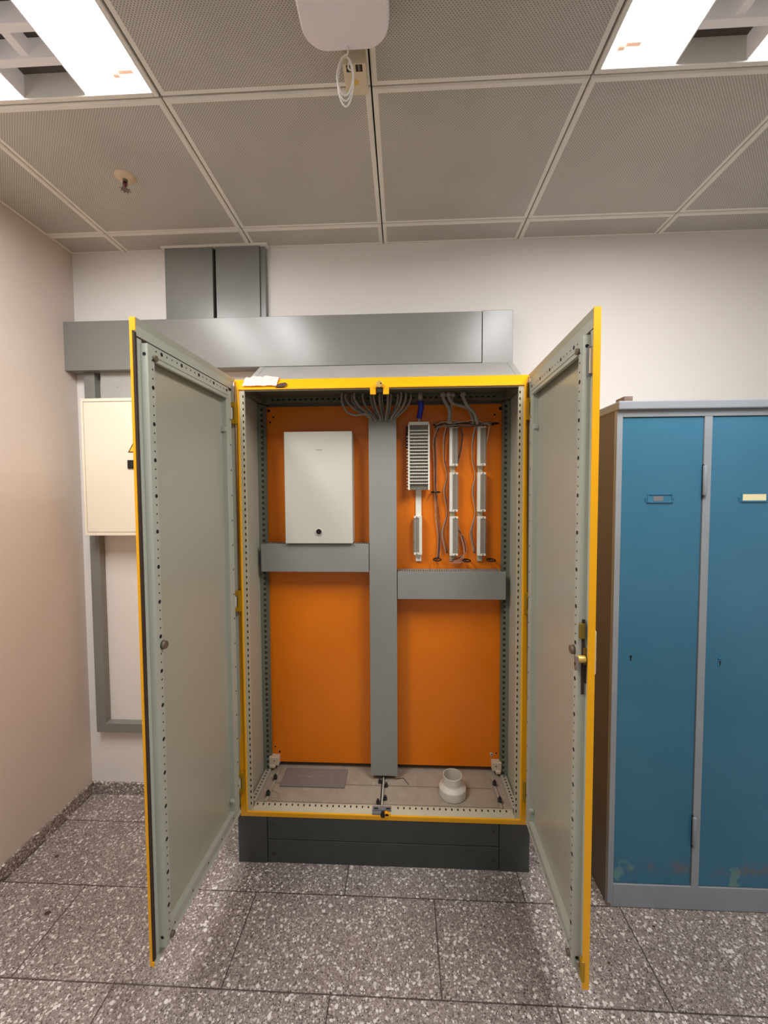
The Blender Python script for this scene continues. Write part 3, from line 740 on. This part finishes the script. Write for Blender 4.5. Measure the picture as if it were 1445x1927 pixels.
# ------------------------------------------------------------------ steel locker
lk = thing('locker', 'blue-doored grey steel locker cabinet with brown side at the right', 'locker', (1.448, -.126, 0))
LW, LD, LH = .665, .485, 1.830
m = MB(); m.box(0, .004, .0205, LD, .0, LH); m.box(LW-.004, LW, .0205, LD, 0, LH); m.box(0, LW, LD-.004, LD, 0, LH); m.build('side_panel', 'lk_side', lk)
m = MB(); m.box(-.002, LW+.002, -.014, LD, LH, LH+.030); m.build('top', 'lk_grey', lk, .004)
m = MB(); m.box(0, .020, 0, .02, .0, LH); m.box(LW-.020, LW, 0, .02, 0, LH); m.box(.3000, .3260, 0, .0115, .0882, 1.8058); m.box(.02, LW-.02, .0, .02, 1.806, LH); m.box(.02, LW-.02, 0, .02, 0, .088)
m.box(.0205, LW-.0205, .0142, .018, .0885, 1.8055, 1)
m.build('front_frame', ['lk_grey', 'void'], lk, .0012)
m = MB(); m.box(.001, .012, -.0015, .004, .0, .016); m.build('rust_patch', 'wood', lk)
def plate_holder(par, x, z, card):
    m = MB(); w, h = .047, .0155
    m.prism([(x-w-.006, .003, z), (x-w, .003, z-h), (x+w, .003, z-h), (x+w+.006, .003, z), (x+w, .003, z+h), (x-w, .003, z+h)], [(x-w-.006, .0045, z), (x-w, .0045, z-h), (x+w, .0045, z-h), (x+w+.006, .0045, z), (x+w, .0045, z+h), (x-w, .0045, z+h)], 0)
    for a, b, c, d in ((x-w+.006, x+w-.004, z-h, z-h+.005), (x-w+.004, x-w+.009, z-h, z+h), (x+w-.006, x+w-.002, z-h, z+h), (x-w+.006, x+w-.004, z+h-.003, z+h)): m.box(a, b, .0005, .0045, c, d, 0)
    for a in (x-w-.001, x+w+.001): m.cyl((a, .0005, z), (a, .003, z), .0022, m=0, n=8)
    hh = m.build('label_holder', 'blue_metal', par, .0006)
    m = MB()
    if card: m.box(x-w+.009, x+w-.006, .0012, .0025, z-.010, z+.0135)
    else: m.box(x-.022, x+.012, .0022, .0029, z-.009, z+.008)
    m.build('name_card', 'card' if card else 'sticker', hh)
for k, (x0, x1) in enumerate(((.0215, .2985), (.3275, .6435))):
    m = MB(); m.box(x0, x1, .0045, .014, .0895, 1.8045)
    d = m.build('door', 'blue_door', lk, .002); tag(d, ('left blue door with empty label holder', 'right blue door with cream name card')[k])
    plate_holder(d, (.154, .474)[k], (1.519, 1.5205)[k], k == 1)
    if k == 0:
        m = MB(); m.disc((.067, .0041, .946), (0,-1,0), .0048, 0, 12); m.box(.0648, .0692, .0036, .0046, .932, .946); m.build('keyhole', 'black', d)
        m = MB(); m.disc((.073, .0041, .972), (0,-1,0), .003, 0, 8); m.build('rivet', 'blue_metal', d)
    else:
        m = MB(); m.box(.372, .384, .0025, .005, .914, .944); m.box(.3715, .3845, -.0005, .005, .9425, .946); o = m.build('key_plate', 'blue_metal', d, .001)
        m = MB(); m.disc((.378, .0019, .932), (0,-1,0), .0032, 0, 10); m.box(.3765, .3795, .0016, .003, .920, .932); m.build('keyhole', 'black', o)
for z0, z1 in ((1.530, 1.634), (.252, .356)):
    m = MB(); m.cyl((.302, -.004, z0), (.302, -.004, z1), .0065, m=0, n=12); m.box(.297, .301, -.002, .006, z0-.012, z1+.004, 1); m.build('hinge', ['lk_grey', 'dark'], lk, .001)
m = MB(); m.box(1.482, 1.512, -.105, -.045, 1.8605, 1.8835); tag(m.build('wood_block', 'wood', None, .0015), 'small brown wooden block on the top front corner of the locker', 'block')

# ------------------------------------------------------------------ ceiling fittings
ap = thing('access_point', 'white rounded flat device hanging under the ceiling directly above the coiled cable', 'device', (.555, -.66, 2.665))
def rrect(hx, hy, r, z, n=8):
    P = []
    for cx, cy, a0 in ((hx-r, hy-r, 0), (-hx+r, hy-r, 90), (-hx+r, -hy+r, 180), (hx-r, -hy+r, 270)):
        for i in range(n+1):
            a = math.radians(a0+90*i/n); P.append((cx+r*math.cos(a), cy+r*math.sin(a), z))
    return P
m = MB(); L = [rrect(.101, .127, .052, 0), rrect(.106, .132, .057, .006), rrect(.108, .134, .059, .022), rrect(.100, .126, .05, .036)]
rings = [[m.bm.verts.new(p) for p in q] for q in L]
m.face(rings[0][::-1], 0); m.face(rings[-1], 0)
for A, B in zip(rings, rings[1:]):
    for i in range(len(A)): m.face([A[i], A[(i+1) % len(A)], B[(i+1) % len(B)], B[i]], 0, True)
m.build('shell', 'ap', ap)
m = MB(); m.box(-.05, .05, -.06, .06, .036, .0535); m.build('bracket', 'ap', ap, .002)
ds = thing('data_socket', 'cream surface-mounted data socket on the ceiling beside the white device', 'socket', (.566, -.442, 2.68))
m = MB(); m.box(-.031, .031, -.043, .043, 0, .0385); m.box(-.027, .027, -.045, -.043, .004, .034); m.build('body', 'cream_pl', ds, .003)
m = MB()
for x in (-.013, .012): m.box(x-.009, x+.009, -.040, -.022, -.0006, .002, 0); m.box(x-.003, x+.003, -.040, -.022, -.0009, .0015, 1)
m.build('jack', ['black', 'bronze'], ds)
m = MB(); m.disc((0, .006, -.0005), (0,0,-1), .008, 0, 14); m.build('stain', 'brass', ds)
P = [(.556, -.545, 2.672), (.556, -.535, 2.655)]
for k in range(3):
    for a in range(12):
        q = 2*PI*a/12+PI/2
        P.append((.548+(.021+.002*k)*math.cos(q)*(1-.1*k), -.528+.004*k+.003*math.sin(3*q), 2.608-.004*k+(.046+.006*k)*math.sin(q)))
P += [(.552, -.50, 2.655), (.557, -.475, 2.674), (.555, -.468, 2.681)]
m = MB(); m.tube(spline(P, 4), .0023, 0, 7); tag(m.build('network_cord', 'white_pl'), 'coiled thin white cable hanging between the ceiling device and the socket', 'cable')

sp_ = thing('sprinkler', 'small ceiling sprinkler head with cream rosette and red bulb', 'sprinkler', (-.331, -.097, H))
m = MB(); m.lathe([(.001, -.0125), (.014, -.013), (.020, -.010), (.034, -.004), (.035, -.0005)], (0,0,0), 0, 28); m.build('rosette', 'rosette', sp_)
m = MB(); m.cyl((0,0,-.010), (0,0,-.020), .010, .008, 0, 14)
for sx in (-1, 1): m.tube([(sx*.007, 0, -.018), (sx*.0085, 0, -.030), (sx*.004, 0, -.041), (0, 0, -.044)], .0016, 0, 6)
m.cyl((0,0,-.040), (0,0,-.047), .004, m=0, n=10); m.build('yoke', 'bronze', sp_)
m = MB(); m.cyl((0,0,-.019), (0,0,-.041), .0048, m=0, n=12); m.build('bulb', 'red', sp_)
m = MB(); m.cyl((0,0,-.047), (0,0,-.0485), .0135, m=0, n=16)
for i in range(8): m.box(-.0165*math.cos(i*PI/4)-.002, -.0165*math.cos(i*PI/4)+.002, -.0165*math.sin(i*PI/4)-.002, -.0165*math.sin(i*PI/4)+.002, -.0488, -.0475)
m.build('deflector', 'bronze', sp_)

# dark specks of dirt on the terrazzo
for x, y, r, lab in ((-.623, -.235, .012, 'dark brown dirt speck on the floor tiles left of the left door'), (1.578, -.19, .006, 'dark dirt speck on the floor just in front of the locker'), (1.362, -.312, .005, 'tiny dark dirt speck on the floor beside the right door'), (-.79, -.005, .010, 'faint brown dirt speck on the floor near the left skirting')):
    m = MB(); m.lathe([(.0005, .0022), (r*.5, .0018), (r*.85, .001), (r, .0001)], (0,0,0), 0, 9); o = m.build('dirt_speck', 'dust'); o.location = (x, y, 0); o.scale = (1, .7, 1); tag(o, lab, 'dirt', 'dirt specks on the floor')

# ------------------------------------------------------------------ light and render look
w = bpy.data.worlds.new('World'); scn.world = w; w.use_nodes = True
bg = w.node_tree.nodes['Background']; bg.inputs[0].default_value = lin((244, 248, 255)); bg.inputs[1].default_value = .34
scn.view_settings.view_transform = 'Standard'; scn.view_settings.look = 'None'; scn.view_settings.exposure = 0; scn.view_settings.gamma = 1
scn.cycles.use_denoising = True
scn.cycles.max_bounces = 8; scn.cycles.diffuse_bounces = 5
